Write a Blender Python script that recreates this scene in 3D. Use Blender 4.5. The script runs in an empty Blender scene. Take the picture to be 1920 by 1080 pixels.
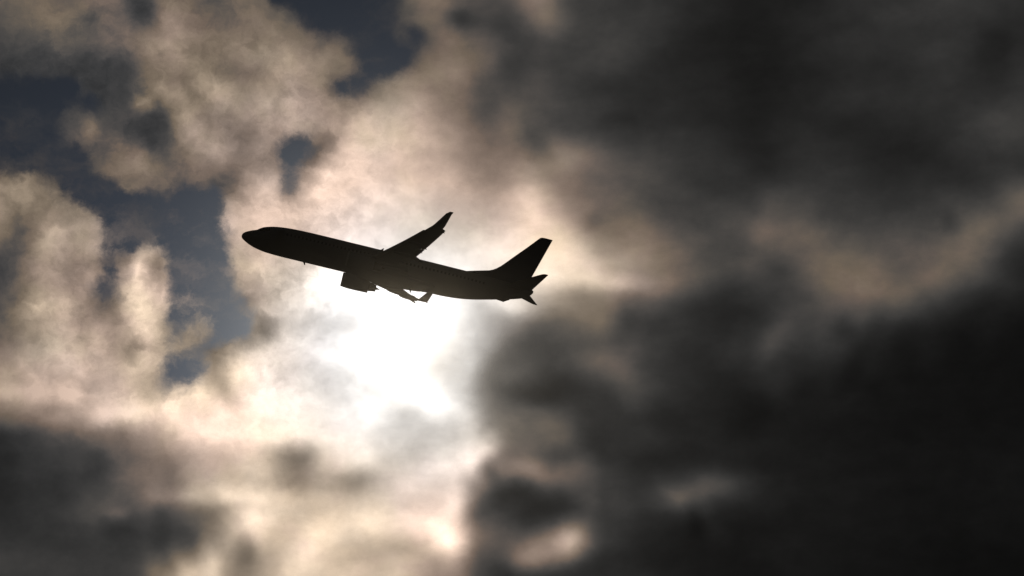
import bpy, bmesh, math, random
from mathutils import Vector, Matrix, Euler
random.seed(4)
sc = bpy.context.scene
R_ = math.radians

# ------------------------------------------------------------------ camera
EL0 = 16.0                                   # the long lens looks 16 degrees above the horizon
cam_d = bpy.data.cameras.new('camera'); cam = bpy.data.objects.new('camera', cam_d)
sc.collection.objects.link(cam); sc.camera = cam
cam.location = (0, 0, 1.7); cam.rotation_euler = (R_(90 + EL0), 0, 0)
cam_d.lens = 200; cam_d.sensor_width = 36; cam_d.clip_start = 1; cam_d.clip_end = 60000

# ------------------------------------------------------------------ exposure (a dark, sun-facing exposure)
EXPO = -4.6
sc.view_settings.view_transform = 'Standard'; sc.view_settings.look = 'None'
sc.view_settings.gamma = 1; sc.view_settings.exposure = EXPO
sc.view_settings.use_curve_mapping = False

# ------------------------------------------------------------------ sun direction (veiled by cloud)
SUN_U, SUN_V = -1.047, -0.593                         # degrees across / above the view axis, on the sky
SUN_EL = EL0 + SUN_V
SUN_AZ = SUN_U / math.cos(R_(SUN_EL))        # clockwise from +Y
sd = Vector((math.sin(R_(SUN_AZ)) * math.cos(R_(SUN_EL)), math.cos(R_(SUN_AZ)) * math.cos(R_(SUN_EL)), math.sin(R_(SUN_EL))))
sl = bpy.data.lights.new('sun', 'SUN'); sun = bpy.data.objects.new('sun', sl); sc.collection.objects.link(sun)
sl.energy = 2.0; sl.angle = R_(0.5); sl.color = (1, .92, .82)
sun.rotation_euler = sd.to_track_quat('Z', 'Y').to_euler()

# ------------------------------------------------------------------ sky: clear air behind, cloud optical depth in front
# Every cloud mass is an ellipse on the sky sphere (degrees: u along azimuth, v above 16 deg elevation).
# (u, v, radius, radius, tilt, optical depth added)
CLOUD_BASE = 0.965
CLOUDS = [
    (0.182, -1.107, 0.658, 1.600, 1.503, 1.913),
    (-3.140, -1.512, 0.652, 0.830, -0.425, -1.510),
    (3.692, -2.696, 1.490, 1.396, 0.856, 1.376),
    (-4.506, -0.347, 1.600, 0.416, 1.264, -1.582),
    (1.735, -2.822, 1.276, 1.554, 3.136, 1.549),
    (-1.810, 2.037, 0.424, 0.948, 1.402, -2.500),
    (-2.200, -2.749, 1.600, 0.590, 2.339, -1.225),
    (-3.529, 2.116, 0.232, 0.735, 3.336, -1.461),
    (2.231, 2.387, 0.602, 1.600, 2.587, 1.049),
    (1.634, -0.879, 0.548, 1.600, 1.147, 1.167),
    (-3.762, -0.678, 0.466, 0.249, 1.086, -2.040),
    (5.205, -0.386, 0.900, 0.323, 1.781, 1.165),
    (-4.652, 0.479, 0.233, 0.589, 2.741, -1.355),
    (4.276, -0.958, 1.079, 0.598, 0.302, 1.034),
    (0.518, 1.255, 1.149, 0.329, 1.034, -1.511),
    (0.611, 1.354, 0.502, 0.772, 0.309, 1.094),
    (4.979, -0.024, 0.237, 0.454, 1.118, -1.159),
    (2.425, 1.902, 0.582, 1.600, 1.525, 1.146),
    (3.165, -2.521, 0.575, 0.349, 0.690, -0.875),
    (-4.255, -0.957, 0.231, 0.880, 0.089, -1.175),
    (-5.236, 2.778, 0.892, 0.575, -0.507, -1.365),
    (-0.979, -2.734, 0.281, 0.791, 2.979, -0.904),
    (3.934, -0.540, 0.309, 0.563, 1.269, 0.971),
    (-4.997, 0.623, 0.125, 0.433, 3.411, 0.472),
    (5.509, -2.655, 1.600, 1.600, 0.092, 1.306),
    (-0.514, -2.152, 0.209, 1.033, 3.086, -1.608),
    (-4.745, -1.565, 0.155, 1.011, 0.382, 0.295),
    (-1.532, 1.043, 0.582, 0.889, 1.549, -1.006),
    (0.183, -2.314, 0.405, 0.212, 0.488, 1.217),
    (-2.610, -2.049, 0.192, 0.491, 0.787, 0.343),
    (-5.658, 0.912, 1.308, 0.483, 0.621, -1.476),
    (2.120, -1.649, 0.545, 0.377, 2.294, -0.839),
    (0.925, 2.002, 0.338, 0.178, 0.039, 0.862),
    (-5.123, -0.955, 0.485, 0.561, 2.221, -1.340),
    (0.128, -0.224, 0.268, 1.145, -0.581, -1.590),
    (-3.514, 0.266, 0.607, 0.368, 3.046, -1.519),
    (-1.922, 2.035, 1.091, 0.235, -0.118, 1.418),
    (-2.181, -2.736, 1.600, 0.167, 1.014, -0.272),
    (3.471, 0.031, 0.559, 0.847, 1.675, -1.349),
    (-2.669, 2.808, 0.198, 0.399, 4.005, -0.571),
    (-2.967, -0.895, 0.143, 0.296, 0.462, 1.000),
    (-0.527, -2.876, 0.327, 1.600, 0.586, 0.445),
    (-3.163, -2.617, 0.227, 0.203, -0.043, 0.725),
    (0.308, 3.023, 0.581, 0.324, -0.229, -1.177),
    (3.538, -0.616, 0.543, 0.126, 1.124, 0.456),
    (3.440, -0.952, 0.234, 0.355, -1.717, 0.523),
    (-5.281, -2.105, 0.599, 0.340, 1.486, 0.930),
    (-3.872, -2.307, 0.172, 0.243, 3.063, 1.065),
    (-3.855, -0.712, 0.168, 0.131, 0.839, 0.973),
    (4.735, -2.442, 0.795, 0.420, 3.099, -0.628),
    (4.685, 0.895, 0.169, 0.610, 0.941, 0.527),
    (5.108, 1.584, 0.659, 0.270, 0.056, -0.945),
    (0.959, 0.051, 0.552, 0.110, 3.089, -0.839),
    (0.550, -2.859, 0.697, 0.134, 0.229, 0.511),
    (-1.617, -0.227, 0.432, 0.861, 0.933, -0.901),
    (-4.589, -1.134, 1.019, 0.121, 3.154, -0.606),
    (-3.596, 1.526, 0.206, 0.551, 0.526, 1.321),
    (-0.083, -2.837, 0.140, 0.283, 0.149, 0.771),
    (2.899, 0.837, 0.487, 0.244, 1.668, -0.721),
    (-1.937, -3.123, 0.348, 1.600, 2.122, -0.699),
    (0.912, -2.448, 0.183, 1.600, 0.650, -0.220),
    (-2.201, -1.880, 0.251, 0.194, 0.247, 1.232),
    (2.283, -0.256, 0.583, 0.293, 0.280, 1.105),
    (1.975, 1.937, 0.386, 0.577, -0.646, -0.828),
    (-2.198, -1.206, 0.382, 0.364, 1.555, -0.950),
    (0.808, -1.585, 0.166, 0.311, 3.915, 0.670),
    (-3.250, -3.193, 0.499, 0.351, -0.233, -1.395),
    (-2.324, 1.083, 0.149, 0.264, 0.801, 1.290),
    (-2.531, -0.068, 0.195, 1.600, -0.025, -0.565),
    (0.069, -2.736, 0.323, 0.123, 3.192, -0.623),
    (4.986, 0.692, 0.370, 0.682, 1.616, -1.713),
    (-4.219, 1.935, 0.782, 0.187, 1.673, 0.559),
    (-0.525, -2.698, 0.766, 0.185, 2.806, 0.791),
    (-0.266, -1.681, 0.123, 0.236, 2.361, -1.155),
    (0.053, -0.336, 0.452, 0.379, 4.505, 1.998),
    (4.954, -1.869, 0.241, 0.588, 1.367, -0.368),
    (-0.233, -1.821, 0.100, 0.187, 3.707, 0.898),
    (-3.294, -2.886, 0.132, 0.242, 0.414, -0.786),
    (1.752, -2.190, 0.160, 0.401, 0.801, -0.811),
    (-0.424, 2.305, 0.235, 1.457, 3.682, -1.056),
    (-3.344, -2.462, 0.919, 0.308, 0.474, 0.863),
    (1.352, -0.532, 0.181, 0.888, -0.148, 0.454),
    (-0.068, -2.098, 0.167, 0.776, 2.125, 1.141),
    (1.771, 0.828, 0.555, 0.263, -0.019, 1.317),
    (1.249, -1.178, 0.209, 0.164, 2.485, -0.750),
    (3.849, 1.191, 0.293, 0.390, -0.599, 0.475),
    (2.586, -2.354, 0.162, 0.563, 1.438, 0.319),
    (2.974, -0.521, 0.664, 0.156, 1.577, 0.192),
    (-3.821, 2.839, 0.347, 1.600, 1.024, -1.178),
    (-0.090, 2.120, 0.712, 0.241, 1.160, 0.888),
    (-4.331, -2.299, 0.136, 0.803, 1.666, -0.316),
    (0.256, -1.895, 0.149, 0.279, 0.680, -0.902),
    (-1.591, 2.120, 0.347, 0.480, 2.457, 1.154),
    (1.258, -0.023, 1.003, 0.434, 1.401, -1.069),
    (0.558, -2.480, 0.196, 0.378, 1.880, -1.221),
    (-1.197, -2.381, 0.540, 0.168, 0.113, -0.812),
    (0.420, 1.009, 0.189, 0.414, 0.436, 0.740),
    (-0.028, -0.166, 0.241, 0.146, 2.748, -1.128),
    (0.392, -3.141, 1.058, 0.279, 0.398, 0.527),
    (-4.309, -0.582, 1.470, 0.145, 1.696, 0.547),
    (2.494, 0.464, 0.164, 0.653, 2.943, -0.465),
    (0.263, 2.787, 0.268, 0.247, 2.391, -1.479),
    (-0.164, -0.785, 0.337, 0.158, 0.820, 1.009),
    (-5.054, 0.755, 0.260, 0.484, 2.551, -1.244),
    (-3.390, 1.757, 0.251, 1.486, 0.879, -1.005),
    (4.811, 2.262, 0.260, 0.404, 2.858, 0.601),
    (0.436, 1.498, 0.295, 0.160, 2.382, -0.948),
    (-2.523, -0.440, 0.181, 0.129, 0.440, 1.591),
    (-3.730, -0.610, 0.100, 0.189, 1.346, 0.868),
    (-3.663, 2.128, 0.203, 0.518, 1.596, 1.205),
    (1.163, -0.271, 0.155, 0.313, 2.840, 0.882),
    (-3.039, -2.785, 0.468, 0.145, 1.865, -1.005),
    (-2.688, -2.628, 0.190, 0.119, 1.715, 0.940),
    (-3.829, -0.101, 0.204, 0.274, -0.131, -1.512),
    (3.722, -2.882, 0.608, 0.384, 3.248, -0.290),
    (3.341, -0.465, 0.147, 0.170, 0.745, 0.617),
    (-0.530, 2.709, 0.154, 0.100, -0.080, 1.099),
    (-0.767, -1.150, 0.309, 0.214, -0.653, -1.305),
    (2.702, 1.144, 0.559, 0.254, 2.513, 0.830),
    (-4.236, -1.877, 0.197, 0.240, 1.910, 0.626),
    (-3.592, 1.221, 0.196, 0.360, 1.423, -0.772),
    (-3.480, 1.750, 0.184, 0.154, 2.081, 1.787),
    (4.172, -0.136, 0.123, 1.143, 0.692, 0.175),
    (-2.690, -0.283, 0.477, 0.165, 0.994, 0.831),
    (-3.851, -0.011, 0.170, 0.629, 2.168, 1.081),
    (2.562, -1.247, 1.127, 0.215, 0.547, 0.728),
    (-5.187, -1.993, 0.568, 0.844, 0.928, 0.908),
    (-0.711, -2.584, 0.233, 0.183, -0.440, -1.608),
    (-3.539, -2.390, 0.514, 0.122, 1.437, 0.552),
    (-0.480, -0.032, 1.553, 0.587, 0.525, -0.409),
    (-4.801, -0.272, 0.126, 0.200, 1.846, -0.584),
    (-1.592, -1.922, 0.249, 0.122, 0.027, 0.947),
    (-3.141, -2.117, 0.609, 0.107, 3.176, -0.883),
    (-3.123, -1.750, 0.210, 0.407, 1.672, 0.757),
    (-1.932, 1.420, 0.263, 0.135, 0.689, 1.215),
    (2.655, -1.109, 0.260, 0.201, 2.060, -0.625),
    (-0.337, 2.121, 0.160, 0.433, 3.499, 0.910),
    (3.542, 1.917, 0.233, 1.600, 1.560, -0.429),
    (-4.911, 2.075, 0.289, 0.892, 0.609, 0.526),
    (-1.303, -1.687, 0.286, 0.478, 1.736, -1.114),
    (0.466, -2.156, 0.472, 0.151, -0.395, 0.869),
    (-3.276, -2.119, 0.693, 0.210, -0.965, 0.628),
    (-3.151, 2.098, 0.140, 0.458, 0.922, -1.372),
    (4.589, 2.957, 0.406, 0.887, 1.761, -0.626),
    (3.117, -2.611, 0.312, 0.308, 2.375, 0.581),
    (-0.191, 2.367, 0.169, 1.600, 2.039, -0.277),
    (-4.418, -1.301, 0.399, 0.104, -0.544, 0.307),
    (-3.921, -2.302, 0.105, 0.148, 1.446, -0.994),
    (0.473, -1.323, 0.249, 0.711, 0.640, -0.922),
    (-4.254, 2.831, 0.120, 0.167, -0.840, -0.410),
    (-0.388, -2.032, 0.233, 1.422, 1.172, 0.669),
    (-2.902, -0.892, 0.377, 0.170, 3.297, -0.526),
    (-2.186, -1.663, 0.243, 0.120, 3.199, 1.169),
    (-2.906, 0.645, 0.217, 0.263, 2.229, -1.163),
    (0.609, -2.562, 0.168, 0.213, 2.756, -1.117),
    (-3.722, 2.738, 0.400, 0.155, 2.046, 1.969),
    (-1.896, 1.060, 0.123, 0.315, -0.805, -0.418),
    (0.395, -1.048, 0.244, 0.184, 0.210, 1.142),
    (-0.635, 1.098, 0.205, 1.484, 0.518, -0.246),
    (0.516, 2.835, 0.845, 0.239, 0.279, 0.901),
    (0.793, 0.648, 0.138, 0.105, 0.395, 0.645),
    (-1.621, -0.394, 0.257, 0.428, 1.822, 1.064),
    (2.586, 0.253, 0.609, 0.130, 2.440, 0.360),
    (-2.818, 1.113, 0.403, 0.156, 1.043, 1.010),
    (0.627, 1.625, 0.170, 1.060, 0.636, -0.457),
    (-4.249, 1.595, 0.142, 0.100, 1.262, -1.016),
    (0.455, -1.827, 0.760, 0.150, 3.263, -0.827),
    (4.406, 0.603, 0.124, 0.102, -0.712, 0.464),
    (1.948, -1.928, 0.193, 0.833, 0.999, -0.666),
    (-3.980, -1.333, 0.145, 0.442, 1.663, -1.475),
    (0.790, 0.207, 0.162, 0.249, 1.655, -0.853),
    (-1.837, -1.492, 0.271, 0.752, 2.053, -0.878),
    (1.172, -0.909, 0.192, 0.671, 1.220, -1.273),
    (-4.835, -2.787, 0.141, 1.147, 1.528, -0.285),
    (-3.414, -1.247, 0.277, 0.100, 1.615, -0.328),
    (1.526, -1.743, 1.600, 0.158, 3.127, 0.630),
    (-0.460, -1.984, 0.868, 0.147, 1.781, 0.738),
    (-3.606, -2.838, 0.117, 0.177, -0.033, -0.795),
    (5.207, -0.697, 0.298, 0.162, -1.435, -0.398),
    (4.979, 2.189, 0.226, 1.600, 1.428, -0.328),
    (-3.178, -0.220, 1.600, 0.142, -0.305, -0.577),
    (-2.793, -2.487, 0.227, 0.675, 2.265, -1.098),
    (1.876, 0.815, 0.185, 0.705, 1.114, -0.758),
    (1.773, -2.084, 0.179, 0.443, 1.741, -0.932),
    (4.550, -2.688, 0.198, 0.397, 2.801, 0.150),
    (0.932, -2.198, 0.100, 0.397, 3.106, 0.303),
    (2.149, 3.253, 0.389, 0.450, 2.030, 0.485),
    (-3.986, 0.199, 0.133, 0.605, 1.577, 0.846),
    (1.835, -2.348, 0.100, 0.207, 3.383, 0.759),
    (-5.177, -1.768, 0.108, 1.600, 1.614, 0.376),
    (1.131, -0.563, 0.196, 1.166, 1.069, -0.510),
    (-2.570, 3.132, 1.193, 0.286, 0.031, -0.814),
    (4.009, -0.192, 0.276, 1.584, 2.266, -0.781),
    (2.949, -1.821, 0.217, 0.311, 1.935, -0.375),
    (-3.054, -2.100, 0.100, 0.105, 2.899, 0.374),
    (-0.960, -1.948, 1.284, 0.195, 0.546, -0.771),
    (2.600, -0.605, 0.297, 0.136, 1.040, -0.615),
    (4.245, -0.807, 0.252, 0.298, 0.057, -0.673),
    (-3.740, 0.163, 0.141, 0.100, 1.208, -1.417),
    (0.656, -2.730, 0.237, 1.600, 1.380, -0.415),
    (-5.451, -1.326, 0.290, 1.600, 0.150, -0.852),
    (-2.379, 1.092, 0.100, 0.156, 2.291, -0.996),
    (1.834, -0.166, 0.147, 0.858, 1.934, 0.536),
    (-3.962, -1.391, 0.199, 0.100, 1.980, 0.402),
    (-4.502, -1.306, 0.417, 0.112, 1.205, -0.350),
    (-5.056, -1.579, 0.557, 0.112, 3.184, 0.764),
    (0.597, 1.603, 0.227, 0.606, 1.821, 1.338),
    (0.113, -1.051, 0.360, 0.100, 2.936, 0.750),
    (-3.728, 1.792, 0.102, 0.121, 4.498, -1.228),
    (4.576, -0.471, 0.166, 0.854, 2.536, 0.381),
]
# openings between the clouds where the clear air shows
GAPS = [
    (-5.179, 1.414, 0.383, 0.849, 1.694, 0.985),
    (-3.546, 0.585, 0.620, 0.332, 2.969, 1.164),
    (-1.303, 2.666, 0.500, 0.323, 1.139, 0.655),
    (-3.148, 0.152, 0.621, 0.183, 1.345, 0.726),
    (-5.533, 1.743, 0.571, 0.244, 3.515, 0.502),
    (-3.939, 0.254, 0.168, 0.454, 1.549, -0.448),
    (-2.234, 1.148, 0.249, 0.146, 1.583, 0.722),
    (-1.062, 2.697, 0.332, 0.132, 1.251, -0.491),
    (-4.156, 1.361, 0.129, 0.376, 3.073, -0.318),
    (-1.716, 3.169, 0.638, 0.464, -0.171, 0.985),
    (-1.905, 2.425, 0.738, 0.108, 2.538, -0.238),
    (-3.262, 0.869, 0.197, 0.351, 1.619, 0.606),
    (-1.545, 2.044, 0.237, 0.169, 0.447, 0.792),
    (-4.081, 1.477, 0.435, 0.338, 1.687, -0.256),
    (-4.304, 0.821, 0.264, 0.733, 0.207, 0.899),
    (-4.913, 1.064, 0.110, 0.091, 2.393, -0.584),
    (-4.087, 0.103, 0.180, 0.241, 3.010, 1.259),
    (-3.114, -0.615, 0.594, 0.098, 0.570, 0.393),
    (-4.624, 1.963, 0.177, 0.439, 1.378, 0.643),
    (-2.953, -0.881, 0.115, 0.715, 2.305, -0.053),
    (-3.383, 0.688, 0.175, 0.572, 0.511, -0.397),
    (-2.936, 0.875, 0.145, 0.101, 1.595, 0.555),
    (-1.118, 2.334, 0.257, 0.178, 3.308, 0.765),
    (-2.148, 1.616, 0.270, 0.091, 3.054, -0.184),
    (-2.743, 0.619, 0.224, 0.645, 3.503, -0.119),
    (-4.162, 0.102, 0.210, 0.090, 2.724, -0.569),
    (-2.880, -0.169, 0.241, 0.361, 3.332, 1.069),
    (-0.829, 2.919, 0.246, 0.242, 3.272, -0.163),
    (-1.762, 2.673, 0.222, 0.684, 3.857, 0.513),
    (-3.978, 0.955, 0.279, 0.129, -0.415, 0.741),
    (-4.286, 0.335, 0.511, 0.136, 2.400, -0.370),
    (-4.293, 1.890, 0.104, 0.216, 1.051, 0.755),
    (-4.443, 1.576, 0.096, 0.180, 2.856, -0.821),
    (-2.793, 0.166, 0.090, 0.434, 0.674, -0.247),
    (-5.041, 2.151, 0.529, 0.095, 0.064, -0.273),
    (-2.013, 2.929, 0.229, 0.516, 2.265, -0.106),
    (-3.384, -0.103, 0.118, 0.674, -0.098, 0.607),
    (-3.818, 0.372, 0.092, 0.115, 3.391, 0.533),
    (-3.888, 0.961, 0.090, 0.160, 1.708, -0.549),
    (-4.305, 1.920, 0.090, 0.135, 1.869, -0.777),
    (-5.153, 1.007, 0.107, 0.181, 1.630, -0.488),
    (-5.168, 1.909, 1.336, 0.220, -0.394, 0.417),
    (-0.990, 2.588, 0.100, 0.207, 0.875, 0.531),
    (-4.815, 0.908, 0.100, 0.532, 1.853, -0.204),
    (-3.097, 1.037, 0.113, 0.419, 0.891, -0.157),
    (-2.713, -0.469, 0.099, 0.101, 2.619, 0.341),
    (-3.348, -0.135, 0.111, 0.090, 0.311, -0.233),
    (-4.838, 1.115, 0.226, 0.394, 1.693, 0.422),
    (-3.168, -0.879, 0.117, 0.228, 2.573, 0.764),
    (-3.429, -1.185, 0.090, 0.228, 1.608, 0.197),
    (-2.380, 2.862, 0.123, 0.091, 1.070, 0.599),
    (-1.755, 1.998, 0.101, 0.107, 3.895, 0.466),
    (-1.718, 2.471, 0.137, 0.116, 1.910, -0.448),
    (-4.295, 0.623, 0.220, 0.152, 2.347, -1.064),
    (-2.155, 2.789, 0.160, 0.409, 0.738, 0.516),
    (-2.144, 1.431, 0.239, 0.188, 3.016, 0.838),
    (-3.407, -0.940, 0.201, 0.105, 0.650, 0.693),
    (-3.698, 0.702, 0.090, 0.453, 0.367, -0.177),
    (-4.305, 1.537, 0.096, 0.124, 3.199, -0.585),
    (-2.884, 0.313, 0.187, 0.099, 1.474, 0.570),
]

world = bpy.data.worlds.new('World'); sc.world = world; world.use_nodes = True
nt = world.node_tree; nt.nodes.clear(); N = nt.nodes; Lk = nt.links

def setin(sock, v):
    if isinstance(v, bpy.types.NodeSocket): Lk.new(v, sock)
    else: sock.default_value = v
def M(op, a, b=None, c=None, clamp=False):
    n = N.new('ShaderNodeMath'); n.operation = op; n.use_clamp = clamp
    setin(n.inputs[0], a)
    if b is not None: setin(n.inputs[1], b)
    if c is not None: setin(n.inputs[2], c)
    return n.outputs[0]
def VM(op, a, b=None, s=None):
    n = N.new('ShaderNodeVectorMath'); n.operation = op
    setin(n.inputs[0], a)
    if b is not None: setin(n.inputs[1], b)
    if s is not None: setin(n.inputs['Scale'], s)
    return n.outputs['Value' if op in ('DOT_PRODUCT', 'LENGTH', 'DISTANCE') else 'Vector']
def comb(x, y, z=0.0):
    n = N.new('ShaderNodeCombineXYZ'); setin(n.inputs[0], x); setin(n.inputs[1], y); setin(n.inputs[2], z); return n.outputs[0]
def noise(vec, scale, detail, rough=.55, lac=2.0, color=False, off=0.0):
    n = N.new('ShaderNodeTexNoise'); n.noise_dimensions = '3D'
    v = VM('ADD', vec, (off, off * .7, off * .37)) if off else vec
    Lk.new(v, n.inputs['Vector']); n.inputs['Scale'].default_value = scale
    n.inputs['Detail'].default_value = detail; n.inputs['Roughness'].default_value = rough
    n.inputs['Lacunarity'].default_value = lac
    return n.outputs['Color' if color else 0]
def smooth(x, lo, hi, a=0.0, b=1.0):
    n = N.new('ShaderNodeMapRange'); n.interpolation_type = 'SMOOTHSTEP'
    setin(n.inputs[0], x)
    for i, v in zip((1, 2, 3, 4), (lo, hi, a, b)): n.inputs[i].default_value = v
    return n.outputs[0]
def mixc(f, a, b):
    n = N.new('ShaderNodeMix'); n.data_type = 'RGBA'; setin(n.inputs[0], f); setin(n.inputs[6], a); setin(n.inputs[7], b); return n.outputs[2]
def ellipse(p, u, v, r1, r2, th):
    m = N.new('ShaderNodeMapping'); m.vector_type = 'TEXTURE'
    Lk.new(p, m.inputs[0]); m.inputs['Location'].default_value = (u, v, 0)
    m.inputs['Rotation'].default_value = (0, 0, th); m.inputs['Scale'].default_value = (r1, r2, 1e5)
    return M('POWER', math.exp(-1), VM('DOT_PRODUCT', m.outputs[0], m.outputs[0]))
def masses(p, table, base):
    # the running sum rides along as z (scaled away in the ellipse), so the shader evaluates them one after another
    s = N.new('ShaderNodeSeparateXYZ'); Lk.new(p, s.inputs[0])
    acc = base
    for (u, v, r1, r2, th, w) in table:
        acc = M('MULTIPLY_ADD', ellipse(comb(s.outputs[0], s.outputs[1], acc), u, v, r1, r2, th), w, acc)
    return acc

tc = N.new('ShaderNodeTexCoord'); sp = N.new('ShaderNodeSeparateXYZ'); Lk.new(tc.outputs['Generated'], sp.inputs[0])
el = M('ARCSINE', sp.outputs[2]); az = M('ARCTAN2', sp.outputs[0], sp.outputs[1])
u = M('MULTIPLY', M('MULTIPLY', az, 180 / math.pi), M('COSINE', el))
v = M('SUBTRACT', M('MULTIPLY', el, 180 / math.pi), EL0)
p = comb(u, v)
# crisp, fractal cumulus lies up-sun to the left; the nearer cloud to the right and below is soft
crisp = M('MULTIPLY', ellipse(p, -3.6, 1.0, 2.5, 2.5, 0.0), 1.6, clamp=True)
w1 = VM('SUBTRACT', noise(p, 1.1, 5, .55, color=True, off=3.1), (.5, .5, .5))
w2 = VM('SUBTRACT', noise(p, 3.0, 9, .66, color=True, off=7.7), (.5, .5, .5))
pw = VM('ADD', p, VM('SCALE', w1, s=M('MULTIPLY_ADD', crisp, .10, .10)))
pw = VM('ADD', pw, VM('SCALE', w2, s=M('MULTIPLY_ADD', crisp, .12, .07)))
sep = N.new('ShaderNodeSeparateXYZ'); Lk.new(pw, sep.inputs[0])
pw = comb(sep.outputs[0], sep.outputs[1])

tau = masses(pw, CLOUDS, CLOUD_BASE)
f1 = M('SUBTRACT', noise(VM('MULTIPLY', pw, (1.0, 1.15, 1)), 2.2, 12, .64, off=1.3), .5)
rot = N.new('ShaderNodeMapping'); Lk.new(pw, rot.inputs[0]); rot.inputs['Rotation'].default_value = (0, 0, R_(-20)); rot.inputs['Scale'].default_value = (.7, 1.5, 1)
f2 = M('SUBTRACT', noise(rot.outputs[0], 1.3, 9, .56, off=9.2), .5)
f3 = M('SUBTRACT', M('ABSOLUTE', M('SUBTRACT', noise(VM('ADD', pw, VM('SCALE', w2, s=.25)), 2.4, 10, .60, off=31.0), .5)), .09)
f1 = M('ADD', f1, M('MULTIPLY', f3, M('MULTIPLY', crisp, 1.5)))
nsum = M('ADD', M('MULTIPLY', f1, M('MULTIPLY_ADD', crisp, .7, .75)), M('MULTIPLY', f2, M('MULTIPLY_ADD', crisp, -.6, 1.1)))
tau = M('ADD', tau, nsum)
# away from this part of the sky: broken overcast
far = smooth(VM('LENGTH', p), 6.5, 14.0)
tau = M('ADD', tau, M('MULTIPLY', far, M('MULTIPLY_ADD', noise(p, .12, 5, .6), 4.0, -1.6)))
tau = M('MINIMUM', M('MAXIMUM', tau, -1.3), 4.5)

# light of the veiled sun scattered forward through the cloud
du = comb(M('SUBTRACT', u, SUN_U), M('SUBTRACT', v, SUN_V))
r = VM('LENGTH', du); r2 = M('MULTIPLY', r, r)
def ex(x, k): return M('EXPONENT', M('MULTIPLY', x, k))
glow = M('ADD', M('MULTIPLY', ex(r2, -1 / .64), 2.6), M('ADD', M('MULTIPLY', ex(r2, -1 / 2.89), 1.1), M('MULTIPLY', ex(r, -1 / 3.2), .42)))
lum = M('ADD', M('MULTIPLY', glow, ex(tau, -1.0)), M('MULTIPLY', far, .006))

# thin cloud passes warm sunlight, thick cloud is neutral
warm = M('MULTIPLY', smooth(lum, .018, .16), smooth(r, .6, 1.95, .10, 1.0))
warm = M('MULTIPLY', warm, M('ADD', .62, M('MULTIPLY', noise(p, .9, 3, .5, off=5.5), .76)))
hue = mixc(smooth(noise(p, .8, 4, .55, off=12.0), .40, .62), (1.265, .99, .73, 1), (1.285, .957, .77, 1))
cool = mixc(crisp, (1.015, 1.0, .975, 1), (.96, .995, 1.06, 1))
tint = mixc(warm, cool, hue)
cloud = VM('SCALE', tint, s=M('MULTIPLY', lum, 2 ** -EXPO))

# clear air: the physical sky, plus a thin veil lit near the sun
sky = N.new('ShaderNodeTexSky'); sky.sky_type = 'NISHITA'; sky.sun_disc = False
sky.sun_elevation = R_(SUN_EL); sky.sun_rotation = R_(SUN_AZ)
sky.air_density = 1.0; sky.dust_density = 0.2; sky.ozone_density = 2.5
SKY = 0.05
vcol = mixc(smooth(r, 1.3, 4.2), (.93, .99, 1.08, 1), (.72, .92, 1.38, 1))
veil = VM('SCALE', vcol, s=M('MULTIPLY', M('MULTIPLY', glow, ex(v, -.24)), .215 * 2 ** -EXPO))
clear = VM('ADD', VM('SCALE', sky.outputs[0], s=SKY), veil)

gap = masses(pw, GAPS, 0.0)
gn = M('ADD', M('SUBTRACT', noise(pw, 2.6, 10, .66, off=21.0), .5), M('MULTIPLY', M('SUBTRACT', noise(VM('ADD', pw, VM('SCALE', w2, s=.3)), 7.0, 8, .62, off=43.0), .5), .6))
gap = M('ADD', gap, M('MULTIPLY', gn, M('MULTIPLY_ADD', crisp, .85, .25)))
gap = smooth(gap, .12, .90)
wr = N.new('ShaderNodeMapping'); Lk.new(pw, wr.inputs[0]); wr.inputs['Rotation'].default_value = (0, 0, R_(38)); wr.inputs['Scale'].default_value = (1.0, 2.2, 1)
veils = smooth(noise(VM('ADD', wr.outputs[0], VM('SCALE', w2, s=.5)), 1.1, 9, .60, off=55.0), .46, .74, 0.0, .24)
gap = M('MULTIPLY', gap, M('SUBTRACT', 1.0, veils))
air = mixc(gap, cloud, clear)
# below the horizon: dark earth
ground = smooth(sp.outputs[2], -.01, .0)
air = mixc(ground, (.06, .056, .05, 1), air)
bg = N.new('ShaderNodeBackground'); Lk.new(air, bg.inputs[0]); bg.inputs[1].default_value = 1.0
wo = N.new('ShaderNodeOutputWorld'); Lk.new(bg.outputs[0], wo.inputs[0])
world.cycles.sampling_method = 'NONE'
sc.cycles.max_bounces = 4; sc.cycles.diffuse_bounces = 2; sc.cycles.glossy_bounces = 2; sc.cycles.volume_bounces = 0

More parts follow.
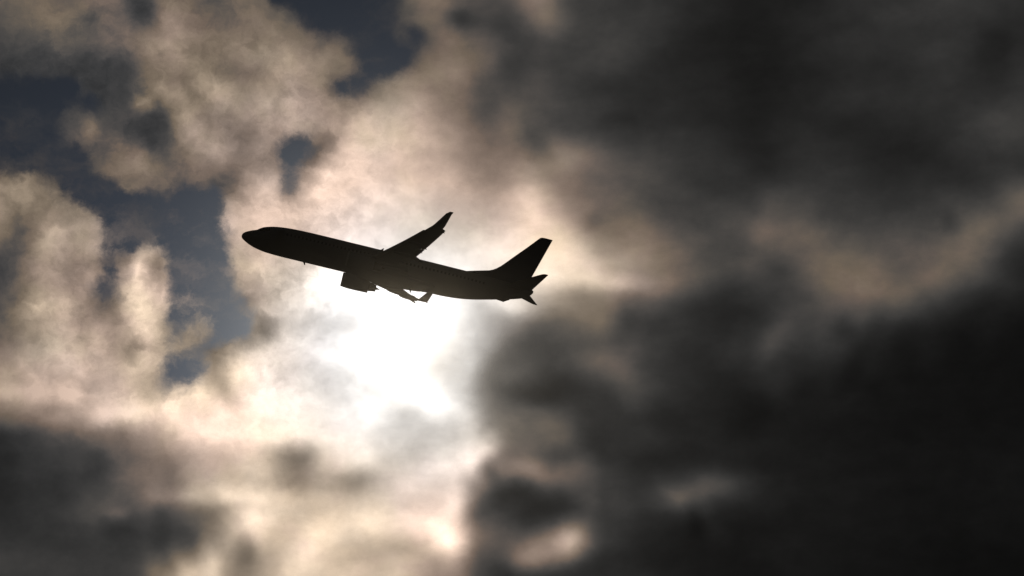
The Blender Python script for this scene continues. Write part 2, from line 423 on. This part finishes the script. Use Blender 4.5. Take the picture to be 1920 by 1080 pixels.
# ================================================================== materials
def mat(name, base, rough=.35, metal=0.0, var=.12, scale=1.5, coat=0.0, windows=False):
    m = bpy.data.materials.new(name); m.use_nodes = True; t = m.node_tree; b = t.nodes['Principled BSDF']
    tcn = t.nodes.new('ShaderNodeTexCoord'); nz = t.nodes.new('ShaderNodeTexNoise')
    nz.inputs['Scale'].default_value = scale; nz.inputs['Detail'].default_value = 6
    t.links.new(tcn.outputs['Object'], nz.inputs['Vector'])
    mx = t.nodes.new('ShaderNodeMix'); mx.data_type = 'RGBA'
    t.links.new(nz.outputs[0], mx.inputs[0])
    mx.inputs[6].default_value = (*[c * (1 - var) for c in base], 1); mx.inputs[7].default_value = (*base, 1)
    out = mx.outputs[2]
    b.inputs['Roughness'].default_value = rough; b.inputs['Metallic'].default_value = metal
    b.inputs['Coat Weight'].default_value = coat
    if windows:       # row of cabin windows: 0.51 m apart, painted skin between
        s3 = t.nodes.new('ShaderNodeSeparateXYZ'); t.links.new(tcn.outputs['Object'], s3.inputs[0])
        def mm(op, a, b_=None):
            n = t.nodes.new('ShaderNodeMath'); n.operation = op
            for i, q_ in enumerate((a, b_)):
                if q_ is None: continue
                if isinstance(q_, bpy.types.NodeSocket): t.links.new(q_, n.inputs[i])
                else: n.inputs[i].default_value = q_
            return n.outputs[0]
        fx = mm('ABSOLUTE', mm('SUBTRACT', mm('MODULO', s3.outputs[0], .508), .254))
        inx = mm('LESS_THAN', fx, .12)
        inz = mm('LESS_THAN', mm('ABSOLUTE', mm('SUBTRACT', s3.outputs[2], .52)), .17)
        rng = mm('MULTIPLY', mm('GREATER_THAN', s3.outputs[0], 5.2), mm('LESS_THAN', s3.outputs[0], 31.5))
        k = mm('MULTIPLY', mm('MULTIPLY', inx, inz), rng)
        m2 = t.nodes.new('ShaderNodeMix'); m2.data_type = 'RGBA'; t.links.new(k, m2.inputs[0]); t.links.new(out, m2.inputs[6])
        m2.inputs[7].default_value = (.14, .14, .15, 1); out = m2.outputs[2]
    t.links.new(out, b.inputs['Base Color'])
    return m
PAINT = mat('light_grey_paint', (.34, .34, .35), .35, coat=.3, windows=True)
TAILP = mat('tail_paint', (.12, .14, .20), .35, coat=.4)
WINGM = mat('grey_wing_paint', (.32, .33, .34), .4)
SLATM = mat('bare_aluminium', (.55, .55, .55), .35, metal=.9)
NACM = mat('nacelle_paint', (.30, .31, .33), .35, coat=.3)
HOTM = mat('hot_section_metal', (.20, .18, .16), .45, metal=.9)
FANM = mat('fan_titanium', (.10, .10, .11), .4, metal=.8)
GLASS = mat('cockpit_glass', (.015, .018, .02), .08)
DARKM = mat('dark_composite', (.06, .06, .065), .5)

# ================================================================== the airliner
# body frame: x aft from the nose, y to starboard, z up (metres)
root = bpy.data.objects.new('airliner', None); sc.collection.objects.link(root)
root.location = (-34.2186, 699.74, 209.7766)
root.rotation_euler = Euler((0.0013, 0.222307, 0.0933626), 'XYZ')
root['label'] = 'dark silhouetted twin-engine passenger jet with upturned winglets, climbing leftwards before the bright clouds'
root['category'] = 'airliner'

def part(name, bm, m, parent=root, label=None, smooth_=True, angle=35):
    bmesh.ops.recalc_face_normals(bm, faces=bm.faces)
    me = bpy.data.meshes.new(name); bm.to_mesh(me); bm.free(); me.materials.append(m)
    if smooth_:
        for f in me.polygons: f.use_smooth = True
        try: me.set_sharp_from_angle(angle=R_(angle))
        except Exception: pass
    o = bpy.data.objects.new(name, me); sc.collection.objects.link(o); o.parent = parent
    if label: o['label'] = label
    return o
def loft(rings, cap=True, bm=None):
    bm = bm or bmesh.new(); prev = None; first = None
    for r_ in rings:
        vs = [bm.verts.new(q_) for q_ in r_]
        if prev:
            n = len(vs)
            for i in range(n):
                bm.faces.new((prev[i], prev[(i + 1) % n], vs[(i + 1) % n], vs[i]))
        else: first = vs
        prev = vs
    if cap:
        bm.faces.new(first[::-1]); bm.faces.new(prev)
    return bm
def interp(tab, x):
    # monotone-ish Catmull-Rom through the stations
    if x <= tab[0][0]: return tab[0][1:]
    if x >= tab[-1][0]: return tab[-1][1:]
    for i in range(len(tab) - 1):
        if tab[i][0] <= x <= tab[i + 1][0]: break
    a, b_ = tab[i], tab[i + 1]; h = b_[0] - a[0]; t = (x - a[0]) / h; out = []
    for k in range(1, len(a)):
        d = (b_[k] - a[k]) / h
        dp = (a[k] - tab[i - 1][k]) / (a[0] - tab[i - 1][0]) if i > 0 else d
        dn = (tab[i + 2][k] - b_[k]) / (tab[i + 2][0] - b_[0]) if i + 2 < len(tab) else d
        m0 = 0 if d * dp <= 0 else math.copysign(min(abs(d + dp) / 2, 3 * abs(d), 3 * abs(dp)), d)
        m1 = 0 if d * dn <= 0 else math.copysign(min(abs(d + dn) / 2, 3 * abs(d), 3 * abs(dn)), d)
        t2, t3 = t * t, t * t * t
        out.append((2*t3 - 3*t2 + 1) * a[k] + (t3 - 2*t2 + t) * h * m0 + (-2*t3 + 3*t2) * b_[k] + (t3 - t2) * h * m1)
    return out

# ---- fuselage: (x, top, bottom, half width)
FUS = [(-.36, -.50, -.56, .03), (-.30, -.29, -.74, .22), (-.12, -.07, -.93, .44), (.11, .10, -1.07, .62), (.60, .35, -1.32, .92),
       (1.05, .53, -1.49, 1.12), (1.38, .66, -1.60, 1.24), (1.74, .93, -1.69, 1.35), (2.17, 1.20, -1.78, 1.46), (2.82, 1.43, -1.88, 1.59),
       (3.5, 1.60, -1.93, 1.70), (4.5, 1.76, -1.97, 1.80), (5.6, 1.86, -1.98, 1.85), (7.3, 1.93, -1.98, 1.88), (9.8, 1.96, -1.98, 1.88),
       (20., 1.96, -1.99, 1.88), (25.4, 1.95, -1.99, 1.88), (26.8, 1.94, -1.95, 1.86), (28.6, 1.93, -1.78, 1.80), (30.3, 1.90, -1.49, 1.64),
       (32.6, 1.86, -.93, 1.34), (33.8, 1.83, -.62, 1.14), (35.2, 1.77, -.24, .88), (36.2, 1.71, .08, .68), (37.0, 1.66, .42, .48),
       (37.5, 1.60, .86, .30), (37.68, 1.50, 1.10, .18)]
def fus_ring(x, grow=0.0, n=56):
    t, b_, w = interp(FUS, x); zc = (t + b_) / 2; h = (t - b_) / 2 + grow; w = w + grow
    return [(x, w * math.sin(2 * math.pi * i / n), zc + h * math.cos(2 * math.pi * i / n)) for i in range(n)]
xs = []
x = -.36
while x < 37.68:
    xs.append(x); x += .06 if x < .5 else .15 if x < 3.5 else .4 if x < 7 else 1.2 if x < 25 else .4
xs.append(37.68)
fus = part('fuselage', loft([fus_ring(x) for x in xs]), PAINT)

def skin_patch(name, x0, x1, a0, a1, x0b=None, x1b=None, m=GLASS, parent=fus, g=.012, nx=5, na=5, label=None):
    # a curved panel lying on the fuselage skin; angles from the crown, sign = side
    bm = bmesh.new(); vs = []
    x0b = x0 if x0b is None else x0b; x1b = x1 if x1b is None else x1b
    for i in range(nx):
        for j in range(na):
            s = j / (na - 1); xa = x0 + (x0b - x0) * s; xb = x1 + (x1b - x1) * s
            xx = xa + (xb - xa) * i / (nx - 1); an = R_(a0 + (a1 - a0) * s)
            t, b_, w = interp(FUS, xx); zc = (t + b_) / 2; h = (t - b_) / 2 + g; w += g
            vs.append(bm.verts.new((xx, w * math.sin(an), zc + h * math.cos(an))))
    for i in range(nx - 1):
        for j in range(na - 1):
            bm.faces.new((vs[i * na + j], vs[(i + 1) * na + j], vs[(i + 1) * na + j + 1], vs[i * na + j + 1]))
    bmesh.ops.solidify(bm, geom=list(bm.faces), thickness=-.006)
    return part(name, bm, m, parent, label)
for s in (-1, 1):
    skin_patch('cockpit_window', 1.50, 2.05, s * 3, s * 34, 1.55, 2.22)
    skin_patch('cockpit_window', 1.62, 2.36, s * 38, s * 62, 1.80, 2.45)
    skin_patch('cockpit_window', 2.48, 2.95, s * 42, s * 62, 2.52, 3.05)
    skin_patch('cabin_door', 4.05, 4.90, s * 58, s * 118, m=PAINT, g=.02)
    skin_patch('cabin_door', 32.2, 32.95, s * 52, s * 118, m=PAINT, g=.02)
    for xx in (17.2, 18.3): skin_patch('emergency_exit', xx, xx + .52, s * 62, s * 92, m=PAINT, g=.02)
skin_patch('cargo_door', 8.6, 9.85, 100, 135, m=PAINT, g=.02)
skin_patch('cargo_door', 27.6, 28.8, 96, 128, m=PAINT, g=.02)

# belly fairing round the wing root
bf = []
for i in range(41):
    t = i / 40; x = 13.2 + 12.4 * t; e = min(1, math.sin(math.pi * t) ** .5 * 1.05) if 0 < t < 1 else 0
    w = 1.0 + 1.14 * e; zt, zb = -1.2 + .25 * e, -1.45 - .66 * e
    bf.append([(x, w * math.copysign(abs(math.sin(a)) ** .8, math.sin(a)), (zt + zb) / 2 + (zt - zb) / 2 * math.cos(a)) for a in [2 * math.pi * k / 36 for k in range(36)]])
part('belly_fairing', loft(bf), PAINT)

# blade aerials, drain mast and tail skid
def blade(name, x, z0, h, c0, c1, sweep, y=0.0, parent=fus, th=.035, m=DARKM):
    bm = bmesh.new(); sg = 1 if h > 0 else -1; rings = []
    for t in (0, 1):
        c = c0 + (c1 - c0) * t; xx = x + sweep * t; zz = z0 + h * t
        rings.append([(xx, y, zz), (xx + c * .3, y + th * (1 - .5 * t), zz), (xx + c, y, zz), (xx + c * .3, y - th * (1 - .5 * t), zz)])
    loft(rings, bm=bm); return part(name, bm, m, parent, smooth_=False)
blade('blade_antenna', 8.02, -1.95, -.42, .34, .12, .32)
blade('blade_antenna', 17.28, 1.93, .38, .40, .12, .42)
blade('blade_antenna', 11.0, 1.94, .10, .5, .3, .1)
blade('blade_antenna', 22.15, -2.0, -.68, .30, .12, .16)
bm = bmesh.new()
loft([[(33.3, -.08, -.76), (33.3, .08, -.76), (33.3, .08, -.70), (33.3, -.08, -.70)],
      [(34.05, -.07, -.83), (34.05, .07, -.83), (34.05, .07, -.50), (34.05, -.07, -.50)],
      [(34.32, -.06, -.86), (34.32, .06, -.86), (34.32, .06, -.44), (34.32, -.06, -.44)],
      [(34.38, -.06, -.78), (34.38, .06, -.78), (34.38, .06, -.43), (34.38, -.06, -.43)],
      [(35.0, -.05, -.40), (35.0, .05, -.40), (35.0, .05, -.2), (35.0, -.05, -.2)]], bm=bm)
part('tail_skid', bm, DARKM, smooth_=False)

# ---- aerofoil sections
def foil(a=0.0, b_=1.0, n=14, tc=.11, camber=.012):
    def th(x): return 5 * tc * (.2969 * math.sqrt(max(x, 0)) - .1260 * x - .3516 * x * x + .2843 * x ** 3 - .1036 * x ** 4)
    up, lo = [], []
    for i in range(n + 1):
        c = .5 - .5 * math.cos(math.pi * i / n) if a == 0 else i / n
        x = a + (b_ - a) * c; cl = camber * 4 * x * (1 - x)
        up.append((x, cl + th(x))); lo.append((x, cl - th(x)))
    return up + lo[::-1][(0 if b_ < 1 else 1):(-1 if a == 0 else None)]
def section(le, te, y, z, nrm=(0, 1), a=0.0, b_=1.0, tc=.11, camber=.012, twist=0.0):
    # nrm = (ny, nz): thickness direction in the y-z plane
    out = []; c = te - le
    for (fx, fz) in foil(a, b_, tc=tc, camber=camber):
        X_, Z_ = fx * c, fz * c
        X2 = X_ * math.cos(twist) + Z_ * math.sin(twist); Z2 = -X_ * math.sin(twist) + Z_ * math.cos(twist)
        out.append((le + X2, y + nrm[0] * Z2, z + nrm[1] * Z2))
    return out

# ---- wings
def zw(y): d = y - 1.9; return -1.12 + .1 * d + .0055 * d * d
def LE(y): return 18.05 + .548 * (y - 7.97) - (max(0, 5.0 - y) * .32)
def TE(y): return 21.92 + .345 * (y - 8.64) if y > 6.2 else 21.08 + (6.2 - y) * .12
def TEo(y): return TE(y) + (.10 if y > 10.8 else 0)
def tck(y): return .135 - .035 * min(1, (y - 1.2) / 12)

def wing(s, dx):
    def P(ring): return [(x + dx * min(1, max(0, (abs(y) - 2) / 6)), s * y, z) for (x, y, z) in ring]
    def span(y0, y1, a, b_, n=10, **kw):
        return [P(section(LE(y), TEo(y), y, zw(y), a=a, b_=b_, tc=tck(y), twist=R_(1.0), **kw)) for y in [y0 + (y1 - y0) * i / n for i in range(n + 1)]]
    w = part('wing', loft(span(1.2, 16.5, 0, .745, 30)), WINGM)
    # fixed trailing edge fillets between the movable panels
    part('wing_tip_panel', loft(span(15.7455, 16.5, .7455, 1.0, 3)), WINGM, w)
    part('flap', loft(span(1.9, 5.55, .7455, 1.0, 6)), WINGM, w)
    # outboard flap a little extended for take-off
    part('flap', loft([[(x + .10, y, z - .04) for (x, y, z) in r_] for r_ in span(6.2, 10.7, .725, 1.0, 8)]), WINGM, w)
    part('aileron', loft(span(10.85, 15.7, .7455, 1.0, 8)), WINGM, w)
    # leading-edge slats, drooped forward
    for (y0, y1) in ((5.9, 8.25), (8.3, 10.65), (10.7, 13.05), (13.1, 15.45)):
        rings = []
        for i in range(7):
            y = y0 + (y1 - y0) * i / 6
            r_ = section(LE(y) - .21, LE(y) - .21 + (TEo(y) - LE(y)) * 1.0, y, zw(y) - .045, a=0, b_=.14, tc=tck(y), twist=R_(3))
            rings.append(P(r_))
        part('slat', loft(rings), SLATM, w)
    # flap-track fairings
    for (y, x0, x1, rad) in ((4.0, 17.6, 22.2, .26), (8.72, 18.9, 23.05, .27), (12.3, 20.6, 23.0, .20)):
        rings = []
        for i in range(13):
            t = i / 12; x = x0 + (x1 - x0) * t; rr = rad * math.sin(math.pi * min(1, max(0, t * .97 + .015))) ** .6
            zz = zw(y) - .20 - (.10 if y < 5 else .06) - max(0, t - .62) * 1.1 - max(0, t - .45) * (x1 - x0) * .04
            rings.append(P([(x, y + rr * .75 * math.sin(a), zz + rr * 1.15 * math.cos(a)) for a in [2 * math.pi * k / 14 for k in range(14)]]))
        part('flap_track_fairing', loft(rings), WINGM, w)
    # static dischargers / trailing-edge fittings
    for (y, l) in ((16.05, .12), (10.75, .12), (9.85, .16)):
        x = TEo(y) + (.1 if y < 10.7 else 0); z = zw(y) - .06
        bm = bmesh.new(); loft([P([(x - .25, y - .05, z + .05), (x - .25, y + .05, z + .05), (x - .25, y + .05, z - .04), (x - .25, y - .05, z - .04)]),
                               P([(x + l, y - .04, z + .02), (x + l, y + .04, z + .02), (x + l, y + .04, z - .05), (x + l, y - .04, z - .05)])], bm=bm)
        part('trailing_edge_fitting', bm, DARKM, w, smooth_=False)
    # blended winglet
    st = [(16.5, zw(16.5), LE(16.5), TEo(16.5)), (16.78, zw(16.5) + .07, 22.88, 24.33), (17.02, zw(16.5) + .17, 23.02, 24.43), (17.22, zw(16.5) + .32, 23.18, 24.52),
          (17.36, zw(16.5) + .55, 23.36, 24.60), (17.46, zw(16.5) + .85, 23.58, 24.69), (17.58, zw(16.5) + 1.30, 23.89, 24.82), (17.72, zw(16.5) + 1.85, 24.26, 24.98), (17.84, 3.58, 24.58, 25.11), (17.86, 3.68, 24.68, 25.14)]
    rings = []
    for i, (y, z, l, t) in enumerate(st):
        a_, b2 = st[max(0, i - 1)], st[min(len(st) - 1, i + 1)]
        d = Vector((b2[0] - a_[0], b2[1] - a_[1])).normalized()
        if i == 0: d = Vector((1, .16)).normalized()
        nr = (-d.y, d.x)
        rings.append(P(section(l, t, y, z, nrm=nr, tc=.095 if i else tck(16.5), twist=R_(1.0) * max(0, 1 - i / 3))))
    part('winglet', loft(rings), WINGM, w)
    return w
wings = [wing(-1, 0.0), wing(1, .55)]

# ---- engines
def revolve(prof, cx, cy, cz, n=48, close=False, tilt=0.0, flat=0.0):
    rings = []
    for (x, r_) in prof:
        rings.append([(cx + x, cy + r_ * math.sin(2 * math.pi * k / n),
                       cz - tilt * x + r_ * math.cos(2 * math.pi * k / n) * (1 - (flat * (1 if math.cos(2 * math.pi * k / n) < 0 else 0)))) for k in range(n)])
    bm = bmesh.new()
    if close:
        loft(rings + [rings[0]], cap=False, bm=bm); bmesh.ops.remove_doubles(bm, verts=bm.verts, dist=1e-4)
    else: loft(rings, bm=bm)
    return bm
def engine(s):
    cx, cy, cz, T = 13.42, s * 4.83, -1.61, .03
    nac = [(1.0, .76), (.45, .775), (.12, .79), (.03, .82), (0, .855), (.03, .89), (.14, .925), (.45, .965), (.95, .985), (1.6, .975), (2.3, .945),
           (3.0, .905), (3.60, .86), (3.60, .84), (3.0, .86), (2.0, .80)]
    eng = part('engine', revolve(nac, cx, cy, cz, close=True, tilt=T, flat=.03), NACM)
    lip = [(-.006, .855), (.02, .893), (.13, .930), (.22, .944), (.22, .930), (.13, .79 + .02), (.13, .786), (.02, .815)]
    part('inlet_lip', revolve(lip, cx, cy, cz, close=True, tilt=T, flat=.03), SLATM, eng)
    # fan with swept blades and spinner
    bm = bmesh.new()
    for k in range(24):
        a = 2 * math.pi * k / 24; vs = []
        for (rr, da, dxx) in ((.24, 0, 0), (.74, .10, .05), (.74, .30, .20), (.24, .22, .16)):
            vs.append(bm.verts.new((cx + .85 + dxx, cy + rr * math.sin(a + da), cz - .03 + rr * math.cos(a + da))))
        bm.faces.new(vs)
    bmesh.ops.solidify(bm, geom=list(bm.faces), thickness=.015)
    part('fan', bm, FANM, eng, smooth_=False)
    part('spinner', revolve([(.50, .01), (.60, .10), (.75, .20), (.90, .25), (1.1, .25)], cx, cy, cz, tilt=T), FANM, eng)
    part('core_cowl', revolve([(1.1, .30), (1.3, .60), (2.6, .66), (3.45, .62), (3.95, .53), (4.45, .44), (4.58, .42), (4.58, .38), (4.2, .36)], cx, cy, cz, tilt=T), HOTM, eng)
    part('exhaust_cone', revolve([(4.1, .26), (4.5, .21), (4.8, .12), (5.12, .02)], cx, cy, cz, tilt=T), HOTM, eng)
    # pylon up to the wing
    bm = bmesh.new(); rings = []
    for (x, zb, zt, hw) in ((1.15, .90, .98, .04), (1.8, .85, 1.16, .12), (3.1, .70, 1.26, .17), (4.2, .42, 1.12, .17), (5.2, .35, .95, .13), (6.3, .62, .84, .05)):
        rings.append([(cx + x, cy - hw, cz + zb), (cx + x, cy + hw, cz + zb), (cx + x, cy + hw * .8, cz + zt), (cx + x, cy - hw * .8, cz + zt)])
    loft(rings, bm=bm); part('pylon', bm, NACM, eng)
    return eng
for s in (-1, 1): engine(s)

# ---- fin with dorsal fillet, rudder
FLE = [(1.5, 27.2), (1.93, 28.5), (2.31, 29.77), (2.58, 30.77), (2.80, 31.55), (3.02, 32.02), (3.30, 32.43), (3.71, 32.88), (4.3, 33.40), (5.13, 34.08), (7.10, 35.75), (8.49, 36.87), (8.68, 37.04), (8.76, 37.20), (8.79, 37.40)]
def fte(z): return 36.62 + (z - 1.5) * (38.66 - 36.62) / (8.79 - 1.5)
def fin_ring(z, l, a, b_):
    t = fte(z); c = t - l; tc = min(.10, .50 / c)
    return [(l + fx * c, fz * c, z) for (fx, fz) in foil(a, b_, tc=tc, camber=0)]
def cut(z, l): t = fte(z); return (t - (1.15 - (z - 1.5) * .07) - l) / (t - l)
fin = part('vertical_stabilizer', loft([fin_ring(z, l, 0, cut(z, l)) for (z, l) in FLE]), TAILP)
part('rudder', loft([fin_ring(z, l, cut(z, l) + .0005, 1.0) for (z, l) in FLE if z > 1.8]), TAILP, fin)

# ---- horizontal stabilizers with elevators
def stab(s):
    def P(r_): return [(x, s * y, z) for (x, y, z) in r_]
    def ring(y, a, b_, l=None):
        t = 37.35 + (y - .8) * .245; l = 33.9 + .685 * (y - .8) if l is None else l; z = 1.02 + .124 * y
        return P(section(l, t, y, z, a=a, b_=b_, tc=.09, camber=-.005))
    ys = [.35, 1, 2, 3, 4, 5, 6, 6.6]
    tip = [(6.9, 38.12), (7.05, 38.28), (7.15, 38.5)]
    st = part('horizontal_stabilizer', loft([ring(y, 0, .70) for y in ys] + [ring(y, 0, .70, l) for (y, l) in tip]), WINGM)
    part('elevator', loft([ring(y, 0.7005, 1) for y in ys[1:]] + [ring(y, 0.7005, 1, l) for (y, l) in tip]), WINGM, st)
for s in (-1, 1): stab(s)
# APU exhaust and tail light
part('exhaust_pipe', revolve([(0, .17), (.12, .16), (.12, .12), (.02, .11)], 37.62, 0, 1.32, n=20), HOTM)

# ---- added dark forward-scattering volume, stands in for lens glare across the airliner
bm = bmesh.new(); bmesh.ops.create_cube(bm, size=1.0)
bmesh.ops.transform(bm, matrix=Matrix.Translation((0, 590, 240)) @ Matrix.Diagonal((900, 1240, 482, 1)), verts=bm.verts)
hm = bpy.data.materials.new('glare_haze'); hm.use_nodes = True; ht = hm.node_tree; ht.nodes.clear()
pv = ht.nodes.new('ShaderNodeVolumePrincipled'); mo = ht.nodes.new('ShaderNodeOutputMaterial')
pv.inputs['Color'].default_value = (.045, .040, .031, 1); pv.inputs['Density'].default_value = 4.5e-5; pv.inputs['Anisotropy'].default_value = .992
ht.links.new(pv.outputs[0], mo.inputs['Volume'])
hz = part('glare_haze', bm, hm, None, smooth_=False); hz['kind'] = 'stuff'
